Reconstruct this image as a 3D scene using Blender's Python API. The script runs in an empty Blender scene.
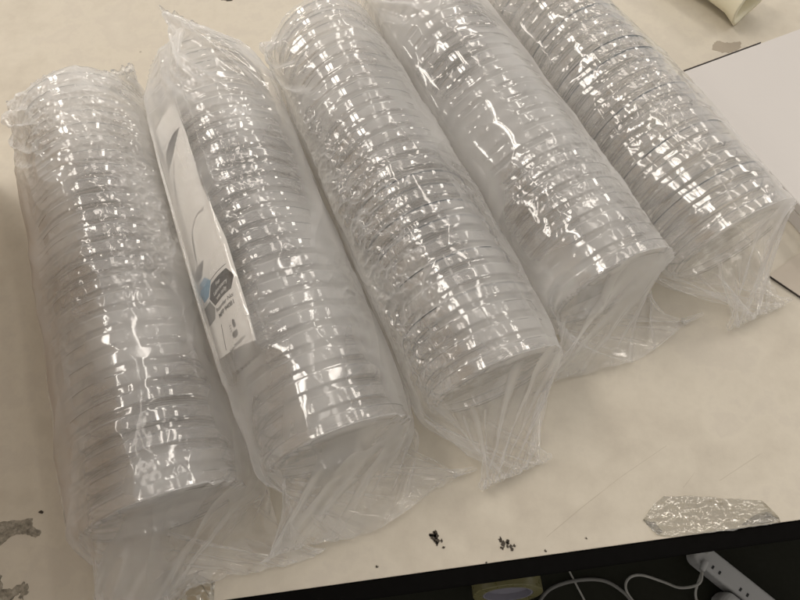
import bpy, bmesh, math, random
import numpy as np
from mathutils import Vector, Matrix
random.seed(7)
S = 0.001                      # everything below is written in millimetres
sc = bpy.context.scene
col = sc.collection
R = 46.0                       # outer radius of a petri dish lid
PITCH, NDISH = 13.52, 25
LST = PITCH * NDISH

# ------------------------------------------------------------------ helpers
def link(o):
    col.objects.link(o); return o
def tag(o, label=None, cat=None, group=None, kind=None):
    for k, v in (('label', label), ('category', cat), ('group', group), ('kind', kind)):
        if v: o[k] = v
    return o
def empty(name, loc=(0, 0, 0), rz=0.0):
    o = bpy.data.objects.new(name, None); o.empty_display_size = .02
    o.location = Vector(loc) * S; o.rotation_euler = (0, 0, rz); return link(o)
def mesh_obj(name, verts, faces, mat, parent=None, smooth=False):
    me = bpy.data.meshes.new(name)
    me.from_pydata([Vector(v) * S for v in verts], [], faces); me.update()
    if mat: me.materials.append(mat)
    if smooth:
        me.polygons.foreach_set('use_smooth', [True] * len(me.polygons))
    o = bpy.data.objects.new(name, me); link(o)
    if parent: o.parent = parent
    return o
def bm_obj(name, bm, mat, parent=None, smooth=False, bevel=0, seg=2):
    bmesh.ops.recalc_face_normals(bm, faces=bm.faces)
    me = bpy.data.meshes.new(name); bm.to_mesh(me); bm.free()
    me.transform(Matrix.Scale(S, 4))
    if mat: me.materials.append(mat)
    if smooth: me.polygons.foreach_set('use_smooth', [True] * len(me.polygons))
    o = bpy.data.objects.new(name, me); link(o)
    if parent: o.parent = parent
    if bevel:
        m = o.modifiers.new('bevel', 'BEVEL'); m.width = bevel * S; m.segments = seg; m.limit_method = 'ANGLE'
    return o
def lathe(profile, n=96, axis='Y', close=True):
    """profile: list of (radius, height) -> verts, faces round the chosen axis"""
    V = []; F = []; m = len(profile)
    for i in range(n):
        a = 2 * math.pi * i / n; c, s = math.cos(a), math.sin(a)
        for r, h in profile:
            V.append((r * c, h, r * s) if axis == 'Y' else (r * c, r * s, h))
    for i in range(n):
        j = (i + 1) % n
        for k in range(m if close else m - 1):
            l = (k + 1) % m
            F.append((i * m + k, i * m + l, j * m + l, j * m + k))
    return V, F
def tube(points, rad, n=10, caps=True):
    """smooth round cable through points"""
    P = []
    pts = [Vector(p) for p in points]; pts = [pts[0] * 2 - pts[1]] + pts + [pts[-1] * 2 - pts[-2]]
    for i in range(1, len(pts) - 2):
        for k in range(8):
            t = k / 8; a, b, c, d = pts[i - 1:i + 3]
            P.append(.5 * ((2 * b) + (c - a) * t + (2 * a - 5 * b + 4 * c - d) * t * t + (3 * b - a - 3 * c + d) * t ** 3))
    P.append(pts[-2])
    V = []; F = []
    for i, p in enumerate(P):
        d = (P[min(i + 1, len(P) - 1)] - P[max(i - 1, 0)]).normalized()
        u = d.cross(Vector((0, 0, 1)));
        if u.length < 1e-3: u = Vector((1, 0, 0))
        u.normalize(); w = u.cross(d)
        for k in range(n):
            a = 2 * math.pi * k / n; V.append(tuple(p + (u * math.cos(a) + w * math.sin(a)) * rad))
    for i in range(len(P) - 1):
        for k in range(n):
            F.append((i * n + k, i * n + (k + 1) % n, (i + 1) * n + (k + 1) % n, (i + 1) * n + k))
    if caps: F += [tuple(range(n)), tuple(range((len(P) - 1) * n, len(P) * n))]
    return V, F
def prism(outline, z0, z1):
    bm = bmesh.new()
    a = [bm.verts.new((x, y, z0)) for x, y in outline]; b = [bm.verts.new((x, y, z1)) for x, y in outline]
    bm.faces.new(a); bm.faces.new(b)
    n = len(outline)
    for i in range(n): bm.faces.new((a[i], a[(i + 1) % n], b[(i + 1) % n], b[i]))
    return bm

# ------------------------------------------------------------------ materials
class N:
    def __init__(s, name):
        s.m = bpy.data.materials.new(name); s.m.use_nodes = True; s.t = s.m.node_tree; s.t.nodes.clear()
        s.out = s.n('ShaderNodeOutputMaterial')
    def n(s, typ, **kw):
        x = s.t.nodes.new(typ)
        for k, v in kw.items():
            if k.startswith('_'): setattr(x, k[1:], v)
        for k, v in kw.items():
            if not k.startswith('_'):
                key = int(k[1:]) if k[0] == 'i' and k[1:].isdigit() else k.replace('__', ' ')
                s.set(x.inputs[key], v)
        return x
    def set(s, inp, v):
        if isinstance(v, bpy.types.NodeSocket): s.t.links.new(v, inp)
        elif isinstance(v, bpy.types.Node): s.t.links.new(v.outputs[0], inp)
        else: inp.default_value = v
    def math(s, op, a, b=0.0, c=0.0, clamp=False):
        x = s.n('ShaderNodeMath', _operation=op); x.use_clamp = clamp
        s.set(x.inputs[0], a); s.set(x.inputs[1], b); s.set(x.inputs[2], c); return x.outputs[0]
    def ramp(s, fac, stops):
        x = s.n('ShaderNodeValToRGB'); s.set(x.inputs[0], fac); e = x.color_ramp.elements
        while len(e) < len(stops): e.new(.5)
        for q, (p, c) in zip(e, stops): q.position = p; q.color = c if len(c) == 4 else (*c, 1)
        return x.outputs[0]
    def surf(s, x):
        s.set(s.out.inputs['Surface'], x); return s.m
    def noise(s, scale, detail=3, rough=.5, vec=None, dist=0.0):
        x = s.n('ShaderNodeTexNoise', Scale=scale, Detail=detail, Roughness=rough, Distortion=dist)
        s.set(x.inputs['Vector'], vec if vec is not None else s.coord()); return x.outputs['Fac']
    def coord(s):
        if not hasattr(s, '_c'): s._c = s.n('ShaderNodeTexCoord')
        return s._c.outputs['Object']
def simple(name, rgb, rough=.5, **kw):
    a = N(name); b = a.n('ShaderNodeBsdfPrincipled', Base__Color=(*rgb, 1), Roughness=rough)
    for k, v in kw.items(): b.inputs[k.replace('__', ' ')].default_value = v
    nz = a.noise(160, 4); bp = a.n('ShaderNodeBump', Strength=.15, Distance=.0005, Height=nz)
    a.set(b.inputs['Normal'], bp); a.set(b.inputs['Roughness'], a.math('MULTIPLY_ADD', nz, .25, rough - .12))
    return a.surf(b)

def clear_plastic(name, tint, f0, haze, rough, bump=None, edge=.8, gl=(1, 1, 1)):
    """thin clear plastic: light goes straight through each face, part is mirrored by Fresnel, a little is scattered"""
    a = N(name)
    lw = a.n('ShaderNodeLayerWeight', Blend=.5)
    nrm = bump(a) if bump else None
    if nrm is not None: a.set(lw.inputs['Normal'], nrm)
    fc = lw.outputs['Facing']
    fr = a.math('MULTIPLY_ADD', a.math('POWER', fc, 5.0), 1 - f0, f0)
    tr = a.n('ShaderNodeBsdfTransparent')
    dark = a.math('POWER', fc, 3.0)
    mx = a.n('ShaderNodeMix', _data_type='RGBA'); a.set(mx.inputs['Factor'], dark)
    mx.inputs['A'].default_value = (*tint, 1); mx.inputs['B'].default_value = (tint[0] * edge, tint[1] * edge, tint[2] * edge, 1)
    a.set(tr.inputs['Color'], mx.outputs['Result'])
    gs = a.n('ShaderNodeBsdfGlossy', Roughness=rough, Color=(*gl, 1))
    df = a.n('ShaderNodeBsdfDiffuse', Color=(.97, .96, .94, 1)); tl = a.n('ShaderNodeBsdfTranslucent', Color=(.97, .96, .94, 1))
    if nrm is not None:
        a.set(gs.inputs['Normal'], nrm)
    sct = a.n('ShaderNodeMixShader', i0=.5, i1=df, i2=tl)
    hz = haze(a, fc) if callable(haze) else haze
    body = a.n('ShaderNodeMixShader', i0=hz, i1=tr, i2=sct)
    allx = a.n('ShaderNodeMixShader', i0=fr, i1=body, i2=gs)
    return a.surf(allx)

def film_haze(a, fc):
    at = a.n('ShaderNodeAttribute', _attribute_name='haze')
    return a.math('ADD', a.math('MULTIPLY', a.math('POWER', fc, 1.6), .62), at.outputs['Fac'], clamp=True)

M = {}
M['film'] = clear_plastic('clear crinkled film', (1, .998, .995), .055, film_haze, .085, None, .97)
M['seam'] = clear_plastic('heat sealed film', (.95, .95, .94), .08, .25, .2, None, .9)
M['dish'] = clear_plastic('clear polystyrene', (1, .9975, .9955), .075, .07, .06, None, .92)
M['dish_refract'] = clear_plastic('clear polystyrene tinted for refraction', (.95, .96, .97), .05, .04, .05, None, .6)
M['rim'] = clear_plastic('thick moulded rim', (.80, .805, .80), .10, .08, .03, None, .75)  # grey tint stands in for light lost inside the solid rim
M['rim_refract'] = clear_plastic('thick moulded rim tinted for refraction', (.30, .35, .39), .10, .05, .03, None, .6)  # blue grey tint stands in for dark refraction lines at the rim
M['tape'] = clear_plastic('crumpled clear adhesive tape', (.90, .89, .85), .12, .10, .10, None, .8)

def table_mat():
    a = N('worn off white laminate')
    n1 = a.noise(5, 5, .6); n2 = a.noise(38, 5, .65); n3 = a.noise(420, 3, .6)
    c = a.ramp(a.math('ADD', a.math('MULTIPLY', n1, .6), a.math('MULTIPLY', n2, .4)), [(.30, (.47, .42, .345)), (.44, (.555, .505, .415)), (.52, (.60, .55, .455)), (.56, (.565, .515, .43)), (.72, (.64, .59, .49))])
    # fine scratches
    mp = a.n('ShaderNodeMapping'); a.set(mp.inputs[0], a.coord()); mp.inputs['Scale'].default_value = (6, 260, 1); mp.inputs['Rotation'].default_value = (0, 0, .6)
    sc_ = a.noise(1.3, 6, .75, mp.outputs[0])
    scr = a.ramp(sc_, [(.66, (0, 0, 0)), (.72, (1, 1, 1))])
    mm = a.n('ShaderNodeMix', _data_type='RGBA', Factor=a.math('MULTIPLY', scr, .12)); a.set(mm.inputs['A'], c); mm.inputs['B'].default_value = (.36, .31, .24, 1)
    # tiny specks of dirt
    vo = a.n('ShaderNodeTexVoronoi', Scale=55, Randomness=1.0); a.set(vo.inputs['Vector'], a.coord())
    sp = a.math('LESS_THAN', vo.outputs['Distance'], a.math('MULTIPLY', a.math('SUBTRACT', a.noise(17, 2), .56, clamp=True), .55))
    m2 = a.n('ShaderNodeMix', _data_type='RGBA', Factor=a.math('MULTIPLY', sp, .55)); a.set(m2.inputs['A'], mm.outputs['Result']); m2.inputs['B'].default_value = (.22, .18, .13, 1)
    b = a.n('ShaderNodeBsdfPrincipled', Roughness=a.math('MULTIPLY_ADD', n2, .3, .30)); a.set(b.inputs['Base Color'], m2.outputs['Result'])
    b.inputs['Specular IOR Level'].default_value = .4
    bp = a.n('ShaderNodeBump', Strength=.12, Distance=.0004, Height=a.math('ADD', n3, a.math('MULTIPLY', n2, 1.5))); a.set(b.inputs['Normal'], bp)
    return a.surf(b)
M['table'] = table_mat()
M['edging'] = simple('black rubber edging', (.003, .0028, .0025), .9, Specular__IOR__Level=.08)
M['residue'] = None
def residue():
    a = N('grimy glue residue')
    n = a.noise(260, 5, .7)
    c = a.ramp(n, [(.33, (.13, .115, .09)), (.5, (.26, .235, .185)), (.7, (.42, .38, .31))])
    b = a.n('ShaderNodeBsdfPrincipled', Roughness=.75); a.set(b.inputs['Base Color'], c)
    a.set(b.inputs['Normal'], a.n('ShaderNodeBump', Strength=.6, Distance=.0006, Height=n)); return a.surf(b)
M['residue'] = residue()
M['grime'] = simple('dark grime', (.06, .048, .035), .8)
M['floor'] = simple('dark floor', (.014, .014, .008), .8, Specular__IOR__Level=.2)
M['box'] = simple('white coated card', (.59, .56, .53), .42)
M['tan'] = simple('dull beige card', (.52, .46, .38), .7)
M['stain'] = simple('pale brown stain', (.36, .31, .24), .6)
M['boxedge'] = simple('dark board edge', (.05, .04, .035), .6)
M['paper'] = simple('white label paper', (.80, .79, .76), .55)
M['ink'] = simple('black label ink', (.02, .02, .02), .45)
M['blue'] = simple('pale blue label ink', (.16, .34, .50), .5)
M['greyink'] = simple('grey label ink', (.20, .20, .19), .5)
M['yellow'] = simple('pale yellow plastic', (.84, .79, .60), .35)
M['shade_box'] = simple('brown cardboard', (.34, .23, .13), .85)
M['ytape'] = simple('yellow brown tape', (.17, .155, .07), .3)
M['core'] = simple('grey card core', (.20, .19, .22), .8)
M['pale'] = simple('grey white plastic', (.38, .375, .36), .45)
M['slot'] = simple('black socket slots', (.01, .01, .01), .6)
M['cable'] = simple('white cable sheath', (.30, .29, .26), .5)
M['greycable'] = simple('grey cable sheath', (.14, .135, .12), .5)

# ------------------------------------------------------------------ camera (fitted to the photograph)
cr = Vector((0.99810507, -0.0553409, -0.02690065)); cu = Vector((0.0615326, 0.89767114, 0.43634878)); cf = Vector((0, 0.4371772, -0.89937539))
cu = (cu - cu.project(cf)).normalized(); cr = cf.cross(cu).normalized()
cd = bpy.data.cameras.new('camera'); cam = link(bpy.data.objects.new('camera', cd))
mw = Matrix((cr, cu, -cf)).transposed().to_4x4(); mw.translation = Vector((0, 0, 407.8)) * S
cam.matrix_world = mw; cd.sensor_width = 36; cd.lens = 36 * 583.3 / 800; cd.clip_start = .01; cd.clip_end = 60
sc.camera = cam

# ------------------------------------------------------------------ light
w = bpy.data.worlds.new('World'); sc.world = w; w.use_nodes = True
bg = w.node_tree.nodes['Background']; bg.inputs[0].default_value = (1.0, .955, .91, 1); bg.inputs[1].default_value = WORLD if 'WORLD' in globals() else .47
def lamp(loc, size, power, yaw=0.0, colr=(1, .92, .83)):
    for dx in ((-.5, .5) if power > 15 else (0,)):
        ld = bpy.data.lights.new('ceiling_lamp', 'AREA'); ld.shape = 'RECTANGLE'; ld.size = size[0] * S; ld.size_y = size[1] * S
        ld.energy = power / 2 * 1.22; ld.color = colr
        o = link(bpy.data.objects.new('ceiling_lamp', ld))
        o.location = (Vector(loc) + Vector((math.cos(yaw), math.sin(yaw), 0)) * size[0] * 1.5 * dx) * S
        o.rotation_euler = (0, 0, yaw)
LAMPS = [((650, 1700, 2000), 12), ((-1150, 900, 2000), 17), ((-3300, 2300, 2000), 20), ((2600, 1500, 2000), 15.5), ((200, 650, 2100), 3), ((900, 4200, 2000), 18), ((1500, 500, 2000), 5), ((-300, 2500, 2000), 9)]  # the (1500, ...) and (-300, ...) lamps are added for more sparkle on the film
for loc, p in LAMPS: lamp(loc, (190, 1100), p, .35)

def smooth_noise(rng,nu,nv,su,sv,per=True):
    """band-limited noise on a grid, periodic in u: su, sv = feature size in cells"""
    a=rng.standard_normal((nu,nv)); fu=np.fft.fftfreq(nu)[:,None]; fv=np.fft.fftfreq(nv)[None,:]
    F=np.fft.fft2(a)*np.exp(-2*((np.pi*fu*su)**2+(np.pi*fv*sv)**2)/2)
    b=np.fft.ifft2(F).real; return b/b.std()
def bag(seed,L,near,far,slack,seam,tail,limL,limR,NU=144,NV=200,iters=220,R=46.,flat=None,plate=None):
    rng=np.random.default_rng(seed)
    C=2*np.pi*R*slack; s=np.linspace(-near,L+far,NV); du=C/NU
    U=(np.arange(NU)+.5)/NU*2*np.pi
    X=np.zeros((NU,NV,3))
    for j,sj in enumerate(s):
        t=0.
        if sj<0: t=min(1,(-sj/(near*.85)))
        if sj>L: t=min(1,(sj-L)/far)
        hh=max(1.2,(C/2/np.pi)*(1-t**.8)); hw=(C/2/np.pi)+(C/4-C/2/np.pi)*t**.7*.98
        X[:,j,0]=hw*np.cos(U)*(1 if t<1 else 1); X[:,j,2]=hh*np.sin(U); X[:,j,1]=sj
        if t>.0:   # towards a flat sheet the spacing is even
            k=np.abs(((U/np.pi+.5)%2)-1)*2-1   # triangle wave -1..1
            X[:,j,0]=(1-t)*X[:,j,0]+t*(-k if False else k)*C/4
        if sj<0: zc=hh+1.5+ (R-hh)*0
        elif sj>L: zc=R+2+seam[0]*t
        else: zc=R+1
        X[:,j,2]+=zc
        if sj>L:
            a=seam[1]*t; x=X[:,j,0].copy(); z=X[:,j,2]-zc; X[:,j,0]=x*np.cos(a)-z*np.sin(a); X[:,j,2]=zc+x*np.sin(a)+z*np.cos(a)
        if sj>L:
            g2=1-(1-seam[3])*t**1.5; X[:,j,0]*=g2; X[:,j,0]+=seam[2]*t; X[:,j,2]+=t*3.0*np.sin(U*7+seed)*(1-abs(np.cos(U)))
        if sj<0 and tail is None:
            w=t**2; X[:,j,0]*=1-.08*w; X[:,j,2]+=w*(2.2+2.2*np.sin(X[:,j,0]*.13+seed*2)+1.2*np.sin(X[:,j,0]*.31+seed)); X[:,j,1]+=w*5*np.sin(X[:,j,0]*.05+seed*3)
        if sj<0 and tail is not None:
            w=t**1.5; tx,tz,g=tail
            X[:,j,0]=X[:,j,0]*(1-w*(1-g))+tx*w; X[:,j,2]+=tz*w+ w*6*np.sin(U*9+sj*.05)*(1-g)
    n1=smooth_noise(rng,NU,NV,3,5); n2=smooth_noise(rng,NU,NV,6,3); n3=smooth_noise(rng,NU,NV,1.5,1.5)
    rad=X-np.array([0,0,R+1])*np.array([1,0,1]); rad[...,1]=0; rad/=np.linalg.norm(rad,axis=2,keepdims=True)+1e-6
    X+=rad*np.clip(1.2+n1[...,None]*1.2+n2[...,None]*1.+n3[...,None]*.5*(X[...,1:2]>0),-1,6)
    X+=rng.standard_normal(X.shape)*.25*(X[...,1:2]>0)
    dv=(L+near+far)/(NV-1)
    # axial and hoop slack vary over the film
    eu=1+.035*np.clip(smooth_noise(rng,NU,NV,8,12),-1,2); ev=1.03+.03*smooth_noise(rng,NU,NV,10,10)
    pin=np.zeros((NU,NV),bool); pin[:,-1]=True
    P0=X.copy()
    V=np.zeros_like(X); 
    cons=[]
    def roll(i): return (np.arange(NU)+i)%NU
    ds=np.hypot(du,dv)
    idx=np.arange(NU*NV).reshape(NU,NV)
    def add(a,b,rest,k): cons.append((a.ravel(),b.ravel(),rest.ravel(),k))
    for par in (0,1):
        iu=np.arange(par,NU,2); add(idx[iu],idx[(iu+1)%NU],du*eu[iu],1.)
        iv=np.arange(par,NV-1,2); add(idx[:,iv],idx[:,iv+1],dv*ev[:,iv],1.)
    for par in (0,1):
        iv=np.arange(par,NV-1,2)
        for sg in (1,-1):
            add(idx[:,iv],idx[roll(sg)][:,iv+1],ds*np.sqrt(.5*(eu[:,iv]**2+ev[:,iv]**2)),.5)
    for par in (0,1):
        iu=np.concatenate([np.arange(k,NU,4) for k in (par*2,par*2+1)])
        add(idx[iu],idx[(iu+2)%NU],2*du*eu[iu],.10)
        iv=np.concatenate([np.arange(k,NV-2,4) for k in (par*2,par*2+1)]); add(idx[:,iv],idx[:,iv+2],2*dv*ev[:,iv],.10)
    Xf=X.reshape(-1,3); 
    for it in range(iters):
        old=Xf.copy()
        V*=.93; V=V.reshape(-1,3); lo_=(Xf[:,2]<R*1.6)&(np.abs(Xf[:,0])>20)&(Xf[:,1]>-5); V[lo_,0]+=np.sign(Xf[lo_,0])*.05; V[:,2]-=.012 if it<iters*.8 else .004
        Xf+=V
        for rep in range(2):
            for a,b,rest,k in cons:
                d=Xf[b]-Xf[a]; l=np.sqrt((d*d).sum(1))+1e-9; c=(.5*k*(l-rest)/l)[:,None]*d
                Xf[a]+=c; Xf[b]-=c
            # cylinder of dishes
            y=Xf[:,1]; rx=Xf[:,0]; rz=Xf[:,2]-R; r=np.sqrt(rx*rx+rz*rz)+1e-9
            Rc=R+1.3
            ins=(r<Rc)&(y>-1.5)&(y<L+1.5)
            pr=Rc-r; pf=y+1.5; pb=L+1.5-y
            side=ins&(pr<=pf)&(pr<=pb); fr=ins&~side&(pf<pb); bk=ins&~side&~fr
            f=np.where(side,Rc/r,1.); Xf[:,0]=rx*f; Xf[:,2]=R+rz*f
            Xf[fr,1]=-1.5; Xf[bk,1]=L+1.5
            Xf[:,2]=np.maximum(Xf[:,2],.5)
            if plate is not None:
                (c_,s_),k_,y0,y1,z0=plate
                e=Xf[:,0]*c_+(Xf[:,2]-R)*s_-k_
                q=(e<0)&(Xf[:,1]>y0)&(Xf[:,1]<y1)&(Xf[:,2]>z0)&(Xf[:,0]<-22.5); Xf[q,0]-=e[q]*c_; Xf[q,2]-=e[q]*s_
            if limL is not None: m=limL(Xf[:,1]); Xf[:,0]=np.maximum(Xf[:,0],m)
            if limR is not None: m=limR(Xf[:,1]); Xf[:,0]=np.minimum(Xf[:,0],m)
            G=Xf.reshape(NU,NV,3); G[:,-1]=P0[:,-1]
            G[:,0]=P0[:,0]
        V=np.clip(Xf-old,-1.5,1.5)
        low=Xf[:,2]<.8; V[low]*=.5
    G=Xf.reshape(NU,NV,3).copy()
    for q in range(8):
        A=(np.roll(G,1,0)+np.roll(G,-1,0)+np.concatenate([G[:,:1],G[:,:-1]],1)+np.concatenate([G[:,1:],G[:,-1:]],1))/4
        w=np.clip((4-G[...,1:2])/12,0.,1)*.5+.14+.4*np.clip((R*1.25-G[...,2:3])/20,0,1)*(G[...,1:2]>0); w[:,:2]=0; G=G*(1-w)+A*w
    rx=G[...,0]; rz=G[...,2]-R; r=np.sqrt(rx*rx+rz*rz)+1e-9; k=np.where((r<R+1.2)&(G[...,1]>-1.5)&(G[...,1]<L+1.5)&(r>R-6),(R+1.2)/r,1.)
    G[...,0]=rx*k; G[...,2]=R+rz*k; G[...,2]=np.maximum(G[...,2],.5)
    return G


# ------------------------------------------------------------------ table and floor
E0, E1 = Vector((-121, -2.9)), Vector((249.1, 22.9)); ed = (E1 - E0).normalized(); en = Vector((-ed.y, ed.x))
def edge_pt(t, off): p = E0 + ed * t + en * off; return (p.x, p.y)
table = tag(empty('table', (0, 0, 0)), 'off white laminate table top with worn stained surface and a black front edge', 'table')
bm_obj('table_top', prism([edge_pt(-1100, 0), edge_pt(1200, 0), edge_pt(1200, 1500), edge_pt(-1100, 1500)], -24, 0), M['table'], table, bevel=.6)
bm_obj('edge_strip', prism([edge_pt(-1100, -11), edge_pt(1200, -11), edge_pt(1200, -.2), edge_pt(-1100, -.2)], -27, -1.2), M['edging'], table, bevel=1.5)
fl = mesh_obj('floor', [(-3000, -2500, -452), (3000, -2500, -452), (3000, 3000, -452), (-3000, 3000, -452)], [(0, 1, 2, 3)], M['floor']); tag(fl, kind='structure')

def blob(cx, cy, outline, name, mat, z1=.35, jag=.5, n=5):
    """flat flake of residue with a ragged edge"""
    pts = []
    m = len(outline)
    for i in range(m):
        a, b = Vector(outline[i]), Vector(outline[(i + 1) % m])
        for k in range(n):
            p = a.lerp(b, k / n) + Vector((random.uniform(-jag, jag), random.uniform(-jag, jag))); pts.append((p.x + cx, p.y + cy))
    return bm_obj(name, prism(pts, .02, z1), mat, table)
blob(0, 0, [(-290, 49), (-275.7, 52), (-262, 52.5), (-254, 53.2), (-253, 48), (-250, 46), (-247, 45), (-246.5, 42.5), (-249, 41), (-256, 43), (-262, 44), (-267, 42), (-272, 37), (-290, 33)], 'residue_patch', M['residue'])
blob(0, 0, [(-290, 22), (-272, 19), (-267, 18.5), (-263, 10), (-256, 12), (-250, 15), (-247, 9), (-250, 4), (-253, 8), (-258, 4), (-256, -3), (-290, -5)], 'residue_patch', M['residue'], jag=1.2)
blob(-249.3, 53.6 + 3, [(-2, 0), (0, 1.2), (2, .3), (1, -1.2)], 'residue_patch', M['grime'], jag=.3, n=2)
blob(0, 0, [(314.4, 444.6), (318, 453), (323, 456), (333, 452), (344.8, 454), (342.5, 444), (330, 439), (322, 441)], 'residue_patch', M['stain'], z1=.12, jag=1)
blob(0, 0, [(-168, 560), (-160, 565), (-152, 561), (-160, 557)], 'residue_patch', M['grime'], jag=1)
for (x, y, k) in ((12.5, 27.0, 9), (14, 22.6, 6), (57.5, 20.3, 6), (60.5, 18.4, 4), (44.5, 9.2, 1), (83, 14.0, 1), (-25, 11, 1), (110, 20, 1)):
    for _ in range(k):
        r_ = random.uniform(.7, 1.9) if k > 1 else .8
        ox, oy = (random.gauss(0, 1.5), random.gauss(0, 1.5)) if k > 1 else (0, 0)
        blob(x + ox, y + oy, [(-r_, 0), (0, r_), (r_, 0), (0, -r_)], 'grime_fleck', M['grime'], z1=.4, jag=.5, n=2)
def strokes(name, lines, wid, mat, z=.3):
    bm = bmesh.new()
    for ln in lines:
        for p, q in zip(ln, ln[1:]):
            p, q = Vector(p), Vector(q); d = (q - p).normalized(); nn = Vector((-d.y, d.x)) * wid * random.uniform(.35, .75); e = d * wid * .3
            b4 = [p - e + nn, q + e + nn * .7, q + e - nn * .7, p - e - nn]
            lo = [bm.verts.new((v.x, v.y, .02)) for v in b4]; hi = [bm.verts.new((v.x, v.y, z + random.uniform(0, .04))) for v in b4]
            bm.faces.new(lo); bm.faces.new(hi)
            for i in range(4): bm.faces.new((lo[i], lo[(i + 1) % 4], hi[(i + 1) % 4], hi[i]))
    return bm_obj(name, bm, mat, table)
strokes('residue_line', [[(-161.4, 19.4), (-161.5, 12), (-160.6, 5), (-159.8, -4)], [(-152.3, 15), (-155, 9), (-159.5, 1)]], .6, M['residue'])
strokes('residue_line', [[(-152, -1.5), (-146, 6), (-141.5, 11.6), (-136.5, 6.5), (-131, -.5)], [(-141.5, 12.4), (-139, 14.6), (-136.5, 14.6)], [(-130, 9), (-129.4, 4), (-128.6, .2)]], .6, M['residue'])
strokes('scratch', [[(85, 22), (110, 38), (140, 56), (176, 75)], [(180, 47), (190, 56)], [(205, 50), (238, 66)]], .11, M['stain'], .04)

# ------------------------------------------------------------------ petri dishes
T = [(-145.2, 45.0, -18.39), (-42.0, 76.4, -19.35), (58.5, 112.2, -19.31), (145.5, 173.7, -21.03), (237.7, 204.4, -21.08)]
WHICH = ['leftmost sleeve', 'second sleeve from the left', 'middle sleeve', 'fourth sleeve from the left', 'rightmost sleeve']
ORD = 'first second third fourth fifth sixth seventh eighth ninth tenth eleventh twelfth thirteenth fourteenth fifteenth sixteenth seventeenth eighteenth nineteenth twentieth twenty-first twenty-second twenty-third twenty-fourth twenty-fifth'.split()
# thing axis: y = 0 is the near face of the lid, + towards the far end; the dish lies on its side, lid facing the viewer
lid_prof = [(0.01, 0), (40.2, 0), (40.6, -.4), (41.2, -.4), (41.6, 0), (45.2, 0), (45.85, .45), (46, 1.2), (45.9, 6.8), (46.05, 7.0), (46.0, 7.4), (45.0, 7.4), (44.9, 6.9)]
base_prof = [(0.01, 12.9), (39.7, 12.9), (40.1, 13.3), (40.7, 13.3), (41.1, 12.9), (42.3, 12.9), (42.9, 12.3), (43.1, 2.2), (43.15, 1.5), (42.2, 1.4), (42.1, 2.0)]
def dish_mesh(name, prof, mat, rim):
    v, f = lathe(prof, 112, close=False)
    me = bpy.data.meshes.new(name); me.from_pydata([Vector(p) * S for p in v], [], f)
    bm = bmesh.new(); bm.from_mesh(me); bmesh.ops.remove_doubles(bm, verts=bm.verts, dist=2e-5); bmesh.ops.recalc_face_normals(bm, faces=bm.faces); bm.to_mesh(me); bm.free()
    me.materials.append(mat); me.materials.append(rim); me.polygons.foreach_set('use_smooth', [True] * len(me.polygons))
    for p in me.polygons:          # the moulded lips at the open edge and the stacking bead
        r_ = math.hypot(p.center.x, p.center.z) / S; y_ = p.center.y / S
        if (name == 'lid' and y_ > 6.75) or (name == 'base' and (y_ < 2.05)) or (39.7 < r_ < 41.6 and (y_ < -.05 or y_ > 12.95)): p.material_index = 1
    me.set_sharp_from_angle(angle=math.radians(50))
    return me
LID, BASE = dish_mesh('lid', lid_prof, M['dish'], M['rim']), dish_mesh('base', base_prof, M['dish'], M['rim'])
LID_REFRACT = dish_mesh('lid', lid_prof, M['dish'], M['rim_refract'])
def make_dish():
    r_ = empty('petri_dish'); l = link(bpy.data.objects.new('lid', LID)); b = link(bpy.data.objects.new('base', BASE))
    l.parent = r_; b.parent = r_; return r_
proto = make_dish(); first = True
REFRACT = {(2, 3), (2, 5), (2, 7), (2, 8), (2, 10), (4, 2), (4, 5), (4, 8), (4, 11), (4, 12), (4, 15), (4, 19)}  # dishes whose lid rims carry the painted refraction tint
def frame(i):
    x, y, a = T[i]; a = math.radians(a)
    return Vector((x, y, 0)), Vector((math.sin(a), math.cos(a), 0)), Vector((math.cos(a), -math.sin(a), 0)), -a
for i in range(5):
    P, d, n, rz = frame(i)
    for k in range(NDISH):
        if first: o = proto; first = False
        else:
            o = proto.copy(); col.objects.link(o)
            for ch in list(proto.children):
                c = ch.copy(); col.objects.link(c); c.parent = o
        p = P + d * (k * PITCH + random.uniform(-.22, .22)) + n * random.uniform(-.5, .5)
        o.location = (p.x * S, p.y * S, (R + random.uniform(0, .3)) * S)
        o.rotation_euler = (random.gauss(0, .006), random.uniform(0, 6.28), rz + random.gauss(0, .006))
        o.rotation_mode = 'XYZ'
        # spin about the dish's own axis first, then yaw
        o.rotation_mode = 'QUATERNION'
        o.rotation_quaternion = (Matrix.Rotation(rz + random.gauss(0, .005), 4, 'Z') @ Matrix.Rotation(random.gauss(0, .004), 4, 'X') @ Matrix.Rotation(random.uniform(0, 6.28), 4, 'Y')).to_quaternion()
        if (i, k) in REFRACT:
            for ch in o.children:
                if ch.name.startswith('lid'): ch.data = LID_REFRACT
        tag(o, ('petri dish with rim tinted like refraction, ' if (i, k) in REFRACT else 'clear plastic petri dish, ') + ORD[k] + ' from near end of ' + WHICH[i], 'petri dish', 'petri dishes stacked on their sides in the sleeves')

# ------------------------------------------------------------------ the plastic sleeves
SL = ['leftmost clear plastic sleeve of petri dishes with its flap spread on the table',
      'clear plastic sleeve of petri dishes with a white paper label down its left side',
      'middle crinkled clear plastic sleeve of petri dishes, its near end pinched into a small tail',
      'fourth crinkled clear plastic sleeve from the left, its near end open like a square mouth',
      'rightmost crinkled clear plastic sleeve of petri dishes, beside the white box']
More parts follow.
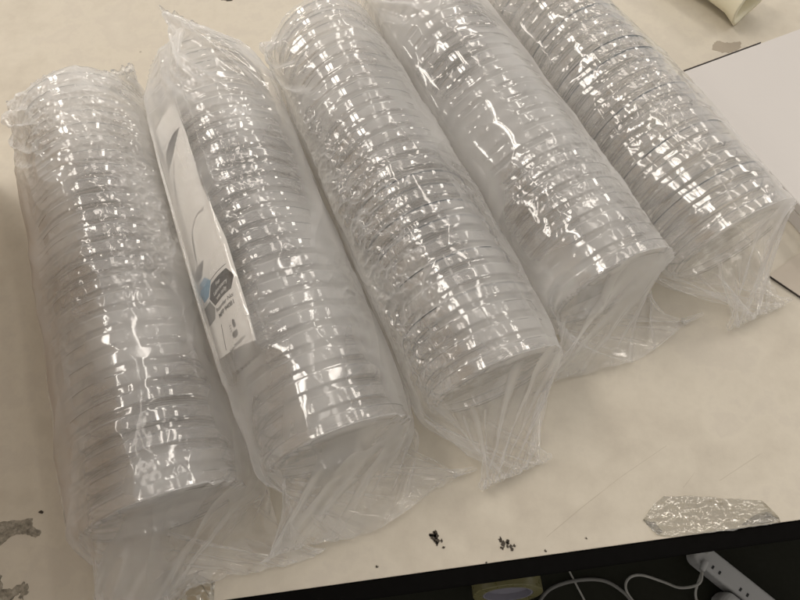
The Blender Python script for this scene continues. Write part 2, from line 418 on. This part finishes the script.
#            near far slack seam(dz, tilt)      tail (x, z, gather)
BAG = [(45, 12, 1.13, (14, .05, 0, .64), None), (42, 20, 1.14, (20, -.45, 18, .42), None), (52, 16, 1.14, (14, .3, 0, .64), (-6, 6, .30)),
       (38, 18, 1.14, (10, .1, 0, .64), None), (48, 18, 1.10, (10, .1, 0, .64), (12, 4, .36))]
def upsample(X, k):
    def cr(A, t):       # Catmull-Rom between A[1] and A[2]
        return .5 * ((2 * A[1]) + (A[2] - A[0]) * t + (2 * A[0] - 5 * A[1] + 4 * A[2] - A[3]) * t * t + (3 * A[1] - A[0] - 3 * A[2] + A[3]) * t ** 3)
    A = [np.roll(X, s, 0) for s in (1, 0, -1, -2)]
    Y = np.stack([cr(A, q / k) for q in range(k)], 1).reshape(-1, X.shape[1], 3)
    P_ = np.concatenate([2 * Y[:, :1] - Y[:, 1:2], Y, 2 * Y[:, -1:] - Y[:, -2:-1]], 1); n_ = Y.shape[1]
    B = [P_[:, s:s + n_ - 1] for s in (0, 1, 2, 3)]
    Z = np.stack([cr(B, q / k) for q in range(k)], 2).reshape(Y.shape[0], -1, 3)
    return np.concatenate([Z, Y[:, -1:]], 1)
def crinkle(X, seed, label_here=False, haze0=.1):
    """fine sharp creases of the film, raised along its normal"""
    rng = np.random.default_rng(seed); nu, nv = X.shape[:2]
    nrm = np.cross(np.roll(X, -1, 0) - np.roll(X, 1, 0), np.gradient(X, axis=1)); nrm /= np.linalg.norm(nrm, axis=2, keepdims=True) + 1e-9
    sn = lambda a, b: smooth_noise(rng, nu, nv, a, b)
    w1 = np.clip(.45 + .8 * sn(50, 90), .05, 1.5)                  # where the film is crumpled
    rid = lambda a, b: np.clip(1 - np.abs(sn(a, b)) * 1.6, 0, 1) ** 2
    vee = lambda a, b: np.minimum(np.abs(sn(a, b)), 1.6)
    loose = np.clip((X[..., 1] + 2) / 10, 0, 1)         # the empty end of the sleeve falls in large smooth folds
    w1 = w1 * (.15 + .85 * loose)
    flank = np.clip((X[..., 2] - R * .9) / 25, 0, 1)
    w1 = w1 * (.25 + .75 * flank)
    h = -.70 * vee(18, 34) - .40 * vee(10, 12) * w1 - .27 * vee(5, 6) * w1 ** 1.5 - .08 * vee(2.6, 2.6) * w1 ** 2 + .3 * sn(30, 50)
    rr = np.hypot(X[..., 0], X[..., 2] - R); yy = (X[..., 1] % PITCH)
    groove = np.clip((yy - 7.2) / 1.2, 0, 1) * np.clip((PITCH - .2 - yy) / 1.2, 0, 1) * np.clip((R + 3.6 - rr) / 1.6, 0, 1) * (X[..., 1] > 2) * (X[..., 1] < LST - 3)
    h = h - groove * .75 / CRINKLE * np.clip(.6 + .5 * sn(14, 40), 0, 1)
    if label_here: h *= 1 - .96 * ((X[..., 0] < -16) & (X[..., 2] > 45) & (X[..., 1] > 60) & (X[..., 1] < 290))
    X = X + nrm * CRINKLE * h[..., None] * np.sign((nrm[..., 2:3] * (X[..., 2:3] - R) + nrm[..., 0:1] * X[..., 0:1]).mean())
    X[..., 2] = np.maximum(X[..., 2], .25)
    hz = np.clip(haze0 * (1 + .5 * sn(25, 40)) * (.45 + .55 * loose), .03, .6)
    return X, hz
CRINKLE = 1.35
def lim(i, j, sgn):
    """x of the half way plane between neighbouring stacks in the frame of stack i"""
    if j < 0 or j > 4: return lambda yy: sgn * (R + 5.5 + 1.5 * np.sin(yy / 31 + i) + 1.2 * np.sin(yy / 13.0)) + sgn * np.clip(-yy, 0, 60) * .5
    P, d, n, _ = frame(i); Q, e, m, _ = frame(j)
    ys = (0, LST); xs = []
    for y in ys:
        X = P + d * y; wv = Q - X; t = wv.dot(m) ; xs.append(t * .5)       # half the gap
    return lambda yy: (xs[0] + (xs[1] - xs[0]) * np.clip(yy / LST, -.2, 1.1) + sgn * np.clip(-yy - 4, 0, 60) * .35)
for i in range(5):
    near, far, sl_, seam, tail = BAG[i]
    P, d, n, rz = frame(i)
    X = bag(11 + i, LST, near, far, sl_, seam, tail, lim(i, i - 1, -1), lim(i, i + 1, 1), R=R,
            plate=((math.cos(math.radians(140)), math.sin(math.radians(140))), 49.2, 66, 284, 55) if i == 1 else None)
    X = upsample(X, 4)
    NU, NV = X.shape[:2]
    X, hz = crinkle(X, 40 + i, i == 1, (.27, .27, .17, .25, .10)[i])
    ia = np.arange(NU)[:, None] * NV + np.arange(NV - 1)[None]; ib = ((np.arange(NU) + 1) % NU)[:, None] * NV + np.arange(NV - 1)[None]
    Q = np.stack([ia, ib, ib + 1, ia + 1], -1).reshape(-1).astype(np.int32); nf = len(Q) // 4
    me = bpy.data.meshes.new('plastic_sleeve'); me.vertices.add(NU * NV); me.vertices.foreach_set('co', (X.reshape(-1) * S).astype(np.float32))
    me.loops.add(len(Q)); me.loops.foreach_set('vertex_index', Q); me.polygons.add(nf); me.polygons.foreach_set('loop_start', np.arange(0, nf * 4, 4, dtype=np.int32))
    me.polygons.foreach_set('use_smooth', np.ones(nf, bool)); me.update(calc_edges=True); me.materials.append(M['film'])
    at = me.attributes.new('haze', 'FLOAT', 'POINT'); at.data.foreach_set('value', hz.reshape(-1).astype(np.float32))
    o = link(bpy.data.objects.new('plastic_sleeve', me)); o.location = P * S; o.rotation_euler = (0, 0, rz)
    tag(o, SL[i], 'plastic sleeve', 'sleeves of petri dishes laid side by side on the table')
    # heat seal across the far end
    en_ = X[:, -1]; a = math.pi * 0 + seam[1]; ax = np.array([math.cos(a), 0, math.sin(a)])
    t = (en_ - en_.mean(0)) @ ax; order = np.argsort(t)[::6]; srt = en_[np.argsort(t)]; line = [srt[max(0, q - 5):q + 6].mean(0) for q in range(0, len(srt), 6)]
    V = []; Fs = []
    for q, p in enumerate(line):
        wv = math.sin(q * .9) * 1.2 + math.sin(q * .37 + i) * 1.5
        for (yy, zz) in ((-1.5, 0), (3.0, wv), (6.5, wv * 1.7)):
            V.append((p[0], p[1] + yy, p[2] + zz * .6 + .3)); 
        for (yy, zz) in ((6.5, wv * 1.7), (3.0, wv), (-1.5, 0)):
            V.append((p[0], p[1] + yy, p[2] + zz * .6 - .3))
    for q in range(len(line) - 1):
        for k in range(6): Fs.append((q * 6 + k, q * 6 + (k + 1) % 6, (q + 1) * 6 + (k + 1) % 6, (q + 1) * 6 + k))
    mesh_obj('heat_seal', V, Fs, M['seam'], o, smooth=True)

# ------------------------------------------------------------------ paper label in the second sleeve, wrapped round the dishes
RL = 48.6
def wrap(i, X, Y, rad):          # X along the circumference up from the label's lower edge, Y along the stack away from the viewer
    """wrapped over the top of the stack, then standing off as a flat sheet towards its lower edge"""
    arc = 44 - X; lim_ = math.radians(22) * RL
    if arc <= lim_:
        ang = math.radians(118) + arc / RL; return (math.cos(ang) * rad, Y, R + math.sin(ang) * rad)
    c, s = math.cos(math.radians(140)), math.sin(math.radians(140)); e = arc - lim_
    return (c * rad - s * e, Y, R + s * rad + c * e)
def curved(name, outline_or_grid, mat, parent, r0, thick=.12):
    """outline -> finely subdivided sheet wrapped on the stack, with thickness"""
    bm = bmesh.new()
    if isinstance(outline_or_grid, bpy.types.Mesh): bm.from_mesh(outline_or_grid)
    else:
        f = bm.faces.new([bm.verts.new((x, y, 0)) for x, y in outline_or_grid]); bmesh.ops.triangulate(bm, faces=[f])
    for c in [k * 3.0 for k in range(-2, 30)]:
        bmesh.ops.bisect_plane(bm, geom=bm.verts[:] + bm.edges[:] + bm.faces[:], plane_co=(c, 0, 0), plane_no=(1, 0, 0))
    r = bmesh.ops.extrude_face_region(bm, geom=bm.faces[:])
    for v in [g for g in r['geom'] if isinstance(g, bmesh.types.BMVert)]: v.co.z = 1
    for v in bm.verts: v.co = wrap(1, v.co.x, v.co.y, r0 + thick * (1 if v.co.z > .5 else 0))
    return bm_obj(name, bm, mat, parent)
P, d, n, rz = frame(1)
lab = empty('paper_label', (P.x, P.y, 0), rz)
tag(lab, 'white paper label with black and blue hexagons down the left side of the second sleeve', 'label')
curved('sheet', [(3, 80), (17, 77), (44, 69.5), (45.4, 94), (46.5, 144), (44, 170), (41.3, 196), (42.4, 244), (41, 276), (20, 280), (4, 280)], M['paper'], lab, RL, .15)
def text_mesh(body, size, bold=0.0):
    cu_ = bpy.data.curves.new('text', 'FONT'); cu_.body = body; cu_.size = size; cu_.offset = bold; cu_.align_x = 'CENTER'; cu_.resolution_u = 3
    ob = link(bpy.data.objects.new('text', cu_)); bpy.context.view_layer.update()
    me = bpy.data.meshes.new_from_object(ob.evaluated_get(bpy.context.evaluated_depsgraph_get()))
    bpy.data.objects.remove(ob); return me
def label_text(body, size, X, Y, mat, rot=0.0, r=.3, bold=.02, name='lettering'):
    me = text_mesh(body, size, bold * size * .5); me.transform(Matrix.Translation((X, Y, 0)) @ Matrix.Rotation(rot, 4, 'Z'))
    return curved(name, me, mat, lab, RL + r, .06)
def hexa(cx, cy, w_, h_, rot=0.0):
    pts = [(-.5, 0), (-.25, .5), (.25, .5), (.5, 0), (.25, -.5), (-.25, -.5)]
    c, s = math.cos(rot), math.sin(rot)
    return [(cx + (x * w_) * c - (y * h_) * s, cy + (x * w_) * s + (y * h_) * c) for x, y in pts]

bh = curved('black_hexagon', [(39.5, 125.8), (43.9, 118.0), (38.5, 110.8), (17.5, 111.5), (13.2, 119.5), (19.5, 126.4)], M['ink'], lab, RL + .2, .06)
bl = curved('blue_hexagon', [(14.7, 136.0), (21.1, 129.2), (12.9, 121.5), (5.5, 121.5), (3.2, 129.2), (5.5, 136.0)], M['blue'], lab, RL + .2, .06)
curved('black_hexagon', [(12.5, 118.2), (16.6, 110.6), (13, 104.5), (3.2, 104.5), (3.2, 118.2)], M['greyink'], lab, RL + .2, .06)
curved('black_mark', [(9, 148), (19.5, 147), (12.5, 138.5), (4, 138.5), (4, 146)], M['ink'], lab, RL + .2, .06)
curved('thin_rule', [(21, 128.9), (40, 128.3), (40, 128.8), (21, 129.4)], M['ink'], lab, RL + .2, .05)
label_text('For', 3.9, 28.5, 121.3, M['paper'], r=.34)
label_text('Laboratory', 3.9, 28.5, 117.2, M['paper'], r=.34)
label_text('use only', 3.9, 28.5, 113.1, M['paper'], r=.34)
label_text('Reorder No:', 4.2, 28.0, 105.8, M['ink'], -.05, r=.2, bold=.02)
label_text('MFP 94081', 4.4, 28.0, 100.9, M['ink'], -.05, r=.2, bold=.05)
label_text('Non-Pyrogenic', 3.1, 28.0, 75.6, M['ink'], .0, r=.2, bold=.02)
def ring(cx, cy, r0, r1, mat, name, sx=1.0, sy=1.0, a0=0, a1=360):
    o_ = [(cx + math.cos(math.radians(a)) * r1 * sx, cy + math.sin(math.radians(a)) * r1 * sy) for a in range(a0, a1 + 1, 12)]
    i_ = [(cx + math.cos(math.radians(a)) * r0 * sx, cy + math.sin(math.radians(a)) * r0 * sy) for a in range(a1, a0 - 1, -12)]
    return curved(name, o_ + i_, mat, lab, RL + .2, .06)
ring(29.6, 83.2, 0, 1.7, M['ink'], 'thermometer_bulb'); ring(29.6, 83.2, 2.3, 2.9, M['ink'], 'thermometer_outline', a0=-220, a1=40)
ring(31.4, 89.0, 1.2, 1.75, M['ink'], 'thermometer_outline', sx=.8, sy=1.9, a0=-50, a1=230)
for q in range(3): curved('dash', [(25.6 + q * .2, 86.2 + q * 1.8), (27.4 + q * .2, 86.5 + q * 1.8), (27.4 + q * .2, 86.9 + q * 1.8), (25.6 + q * .2, 86.6 + q * 1.8)], M['ink'], lab, RL + .2, .05)
curved('thin_rule', [(17.5, 97), (18.0, 97), (14.8, 80), (14.2, 80)], M['ink'], lab, RL + .2, .05)
label_text('LOT', 3.0, 9.5, 80, M['ink'], .2, r=.2, bold=.02) if False else None
def ribbon(name, pts, wid, mat, up=.2):
    L_, R_ = [], []
    for k, p in enumerate(pts):
        a = Vector(pts[max(0, k - 1)]); b = Vector(pts[min(len(pts) - 1, k + 1)]); d_ = (b - a).normalized(); nn = Vector((-d_.y, d_.x)) * wid[k] * .5
        L_.append(tuple(Vector(p) + nn)); R_.append(tuple(Vector(p) - nn))
    return curved(name, L_ + R_[::-1], mat, lab, RL + up, .06)
curved('leaf_mark', [(38.5, 253.5), (31, 254.5), (21, 253.8), (13.5, 251), (10, 244), (8.6, 235), (11.5, 236.5), (17, 239), (24, 241.8), (31, 246.5)], M['ink'], lab, RL + .2, .06)
ribbon('leaf_stroke', [(31, 250.5), (24, 248.6), (19, 246), (15, 242.5)], [.2, .6, .5, .2], M['greyink'], .32)
for q in range(4):
    ribbon('fine_stroke', [(21 - q * 2.2, 236 - q * 3), (17 - q * 1.9, 231 - q * 3.6), (13.5 - q * 1.6, 224 - q * 4), (11.5 - q, 214 - q * 4)], [.3, .6, .6, .2], M['ink'])
ribbon('fine_stroke', [(36.4, 179.4), (35.6, 177.4), (30, 178.6), (24.8, 178), (18, 174.5), (13.5, 168), (11.5, 158), (10.5, 150)], [.5, 1.6, .9, .7, .6, .7, .8, .8], M['ink'])
for q in range(4):
    ribbon('fine_stroke', [(17 - q * 1.1, 176 - q * 5), (14.3 - q * .9, 170 - q * 5), (11.8 - q * .6, 162 - q * 5)], [.2, .8, .3], M['greyink'])


# ------------------------------------------------------------------ things round the sleeves
# white box
bx = tag(empty('white_box', (263.4, 397.5, 0), math.atan2(30, 81)), 'white flat box with a dark edge line lying right of the sleeves', 'box')
bm_obj('box_base', prism([(.8, -240), (160, -240), (160, -.8), (.8, -.8)], .3, 12), M['box'], bx, bevel=.5)
bm_obj('box_lid', prism([(0, -241), (161, -241), (161, 0), (0, 0)], 12.6, 20), M['box'], bx, bevel=1.0, seg=3)
ln = bm_obj('dark_edge', prism([(-1.1, -12), (-.1, -12), (-.1, .1), (88, .1), (88, 1.1), (-1.1, 1.1)], 8, 20.3), M['boxedge'], bx, bevel=.3)
cs = bm_obj('card_sheet', prism([(287, 199), (303, 181), (312, 172), (345, 195), (330, 225)], .3, 1.6), M['tan'])
tag(cs, 'thin dark edged card under the near end of the rightmost sleeve', 'card')
mesh = bm_obj('dark_edge', prism([(286.6, 198.7), (302.6, 180.7), (310, 172.4), (310.4, 172.8), (303, 180.9), (287, 198.9)], .3, 1.9), M['boxedge'], cs)

cb = tag(empty('shade_box', (-289, 52, 0), math.atan2(141, 577)), 'unseen brown box added to shade the left of the table', 'shade_box')  # unseen box, added only to darken the left of the table
bm_obj('body', prism([(-260, -220), (0, -220), (0, 300), (-260, 300)], .3, 520), M['shade_box'], cb, bevel=2)
bm_obj('flap', prism([(-260, -220), (0, -220), (0, 39), (-260, 39)], 520.4, 524), M['shade_box'], cb, bevel=1)
bm_obj('flap', prism([(-260, 41), (0, 41), (0, 300), (-260, 300)], 520.4, 524), M['shade_box'], cb, bevel=1)
# pale yellow roll lying on its side at the back
yr = tag(empty('yellow_roll', (372, 540, 22), 0), 'pale yellow plastic roll with an open end, lying behind the white box', 'roll')
v, f = lathe([(17, -70), (19, -69), (21, -40), (20, -10), (22, 20), (24, 31), (24.3, 32), (21, 32), (20, 29), (17, 0), (15, -60)], 48)
yo = mesh_obj('roll_body', v, f, M['yellow'], yr, smooth=True); yo.rotation_euler = (0, 0, math.radians(-147))
for vv in yo.data.vertices:
    vv.co *= 1 + .05 * math.sin(vv.co.y * 180 + vv.co.x * 120)
yr.location = (336 * S, 508 * S, 24 * S)

# crumpled clear tape stuck to the table edge
def tape(seed, tops, bots, label, nx=110, ny=46, amp=.5):
    rng = np.random.default_rng(seed); x0, x1 = tops[0][0], tops[1][-1] if False else tops[0][-1]
    nz = smooth_noise(rng, nx, ny, 3, 3) * .9 + smooth_noise(rng, nx, ny, 1.3, 1.3) * .35 - np.abs(smooth_noise(rng, nx, ny, 5, 5)) * .8 + .4
    V = []
    for a in range(nx):
        x = x0 + (x1 - x0) * a / (nx - 1); tp = np.interp(x, *tops); bt = np.interp(x, *bots)
        for b in range(ny):
            t_ = b / (ny - 1); y = bt * (1 - t_) + tp * t_ + (nz[a, b] * .25 if b in (0, ny - 1) else 0)
            V.append((x, y, max(.15, amp + .15 + nz[a, b] * amp)))
    F = [(a * ny + b, (a + 1) * ny + b, (a + 1) * ny + b + 1, a * ny + b + 1) for a in range(nx - 1) for b in range(ny - 1)]
    o = mesh_obj('clear_tape', V, F, M['tape'], None, smooth=True)
    so = o.modifiers.new('thick', 'SOLIDIFY'); so.thickness = .08 * S
    return tag(o, label, 'tape')
tape(5, ([148.9, 158, 166, 178, 222, 229, 236], [28.7, 38, 42.3, 41.9, 37.2, 36.3, 25]), ([148.9, 155, 165, 206, 236], [28.7, 19, 17.4, 19.4, 22.4]), 'crumpled patch of shiny clear tape stuck at the front edge of the table, right')
tape(8, ([-162, -160, -150, -141, -131, -128], [18, 20, 12, 14, 9, 8]), ([-162, -150, -128], [-4.6, -4.2, -2.8]), 'small clear tape scrap with dark dirty edges below the leftmost sleeve', 50, 36, .22)
tk = [[(148.9, 28.7), (152, 24), (156, 19), (160, 21), (156, 27)], [(210, 21.6), (222, 28), (230, 28.5), (235.4, 25), (232, 22.6)]]
for q in tk: blob(0, 0, q, 'residue_patch', M['residue'], z1=.1, jag=.4, n=3)

# ------------------------------------------------------------------ below the table
ZF = -452
def below(x, y, z=0): return (x, y, ZF + z)
tr = tag(empty('tape_roll', below(110, -19, 54)), 'yellow brown tape roll with grey core, leaning on the floor below the table', 'tape roll'); tr.rotation_euler = (math.radians(-15), 0, 0)
v, f = lathe([(31, 0), (42.5, 0), (43, .6), (43, 47.4), (42.5, 48), (31, 48)], 72, 'Y'); mesh_obj('tape_winding', v, f, M['ytape'], tr, smooth=False)
v, f = lathe([(28.5, .5), (30.9, .5), (30.9, 47), (28.5, 47)], 72, 'Y'); mesh_obj('core', v, f, M['core'], tr)
v, f = lathe([(.01, 8), (28.4, 8), (28.4, 14), (.01, 14)], 48, 'Y'); mesh_obj('core_disc', v, f, M['core'], tr)
# power strip
ps = tag(empty('power_strip', below(359.6, 3.1), math.radians(-45)), 'grey white power strip lying on the floor under the table edge, right', 'power strip')
bm_obj('housing', prism([(-2, 0), (-9, 7), (-9, 20), (-3, 27.5), (240, 27.5), (240, 0)], 1, 32), M['pale'], ps, bevel=4.5, seg=4)
for q in range(4):
    s_ = bmesh.new()
    for dx in (0, 9.4):
        bmesh.ops.create_cube(s_, size=1, matrix=Matrix.Translation((16.5 + q * 38 + dx, 8, 31.9)) @ Matrix.Diagonal((2.6, 4.6, 1, 1)))
    bm_obj('socket', s_, M['slot'], ps)
bm_obj('switch', prism([(-4, 17), (4, 17), (4, 22), (-4, 22)], 31, 33), M['cable'], ps, bevel=.6)
ch = tag(empty('charger', below(359.6, 3.1), math.radians(-45)), 'small grey white rounded charger against the side of the power strip', 'charger')
bm_obj('body', prism([(44, -30), (92, -30), (95, -16), (92, -1.5), (44, -1.5), (41, -16)], .3, 36), M['pale'], ch, bevel=8, seg=4)
bm_obj('rib', prism([(60, -27), (62, -27), (62, -5), (60, -5)], 35.8, 36.6), M['slot'], ch)
v, f = tube([below(362, -3, 36), below(352, -20, 38), below(335, -24, 20), below(318, -16, 10), below(293, -7, 8), below(276, -10, 7), below(270, -24, 7), below(284, -48, 7), below(310, -80, 7)], 1.7)
c1 = tag(mesh_obj('white_cable', v, f, M['cable'], None, smooth=True), 'thin white cable running from the power strip in a loop', 'cable')
v, f = tube([below(360, -6, 36), below(364, -1, 36), below(369, 5, 36)], 3.6, 14); mesh_obj('plug', v, f, M['pale'], c1, smooth=True)
v, f = tube([below(362, -6, 34), below(356, -30, 12), below(357, -50, 6), below(350, -90, 6)], 1.6)
tag(mesh_obj('white_cable', v, f, M['cable'], None, smooth=True), 'short white cable dropping straight down from the power strip', 'cable')
v, f = tube([below(180, 30, 5), below(197, 11, 4), below(208, -15, 4), below(217, -40, 4), below(230, -90, 4)], 1.3)
tag(mesh_obj('thin_cable', v, f, M['cable'], None, smooth=True), 'thin pale cable running straight out from under the table edge', 'cable')
v, f = tube([below(150, -36, 6), below(172, -17, 6), below(205, -9, 5), below(240, -10, 5), below(262, -22, 6), below(276, -42, 7), below(290, -90, 7)], 2.2)
tag(mesh_obj('grey_cable', v, f, M['greycable'], None, smooth=True), 'dark grey cable curving beside the tape roll', 'cable')
tg = tag(bm_obj('white_tag', prism([(133, -34), (152, -28), (158, -42), (138, -50)], ZF + 49, ZF + 50.2), M['pale'], None), 'small crumpled white paper tag on the tape roll', 'tag')

# ------------------------------------------------------------------ render settings
sc.view_settings.view_transform = 'Standard'; sc.view_settings.look = 'None'; sc.view_settings.exposure = .09; sc.view_settings.gamma = 1
cy = sc.cycles
cy.max_bounces = 7; cy.transparent_max_bounces = 40; cy.glossy_bounces = 5; cy.diffuse_bounces = 4; cy.transmission_bounces = 4
cy.use_denoising = True; cy.sample_clamp_indirect = 6; cy.caustics_reflective = True; cy.blur_glossy = .5
cy.use_adaptive_sampling = True; cy.adaptive_threshold = .08; cy.adaptive_min_samples = 20; cy.time_limit = 1100
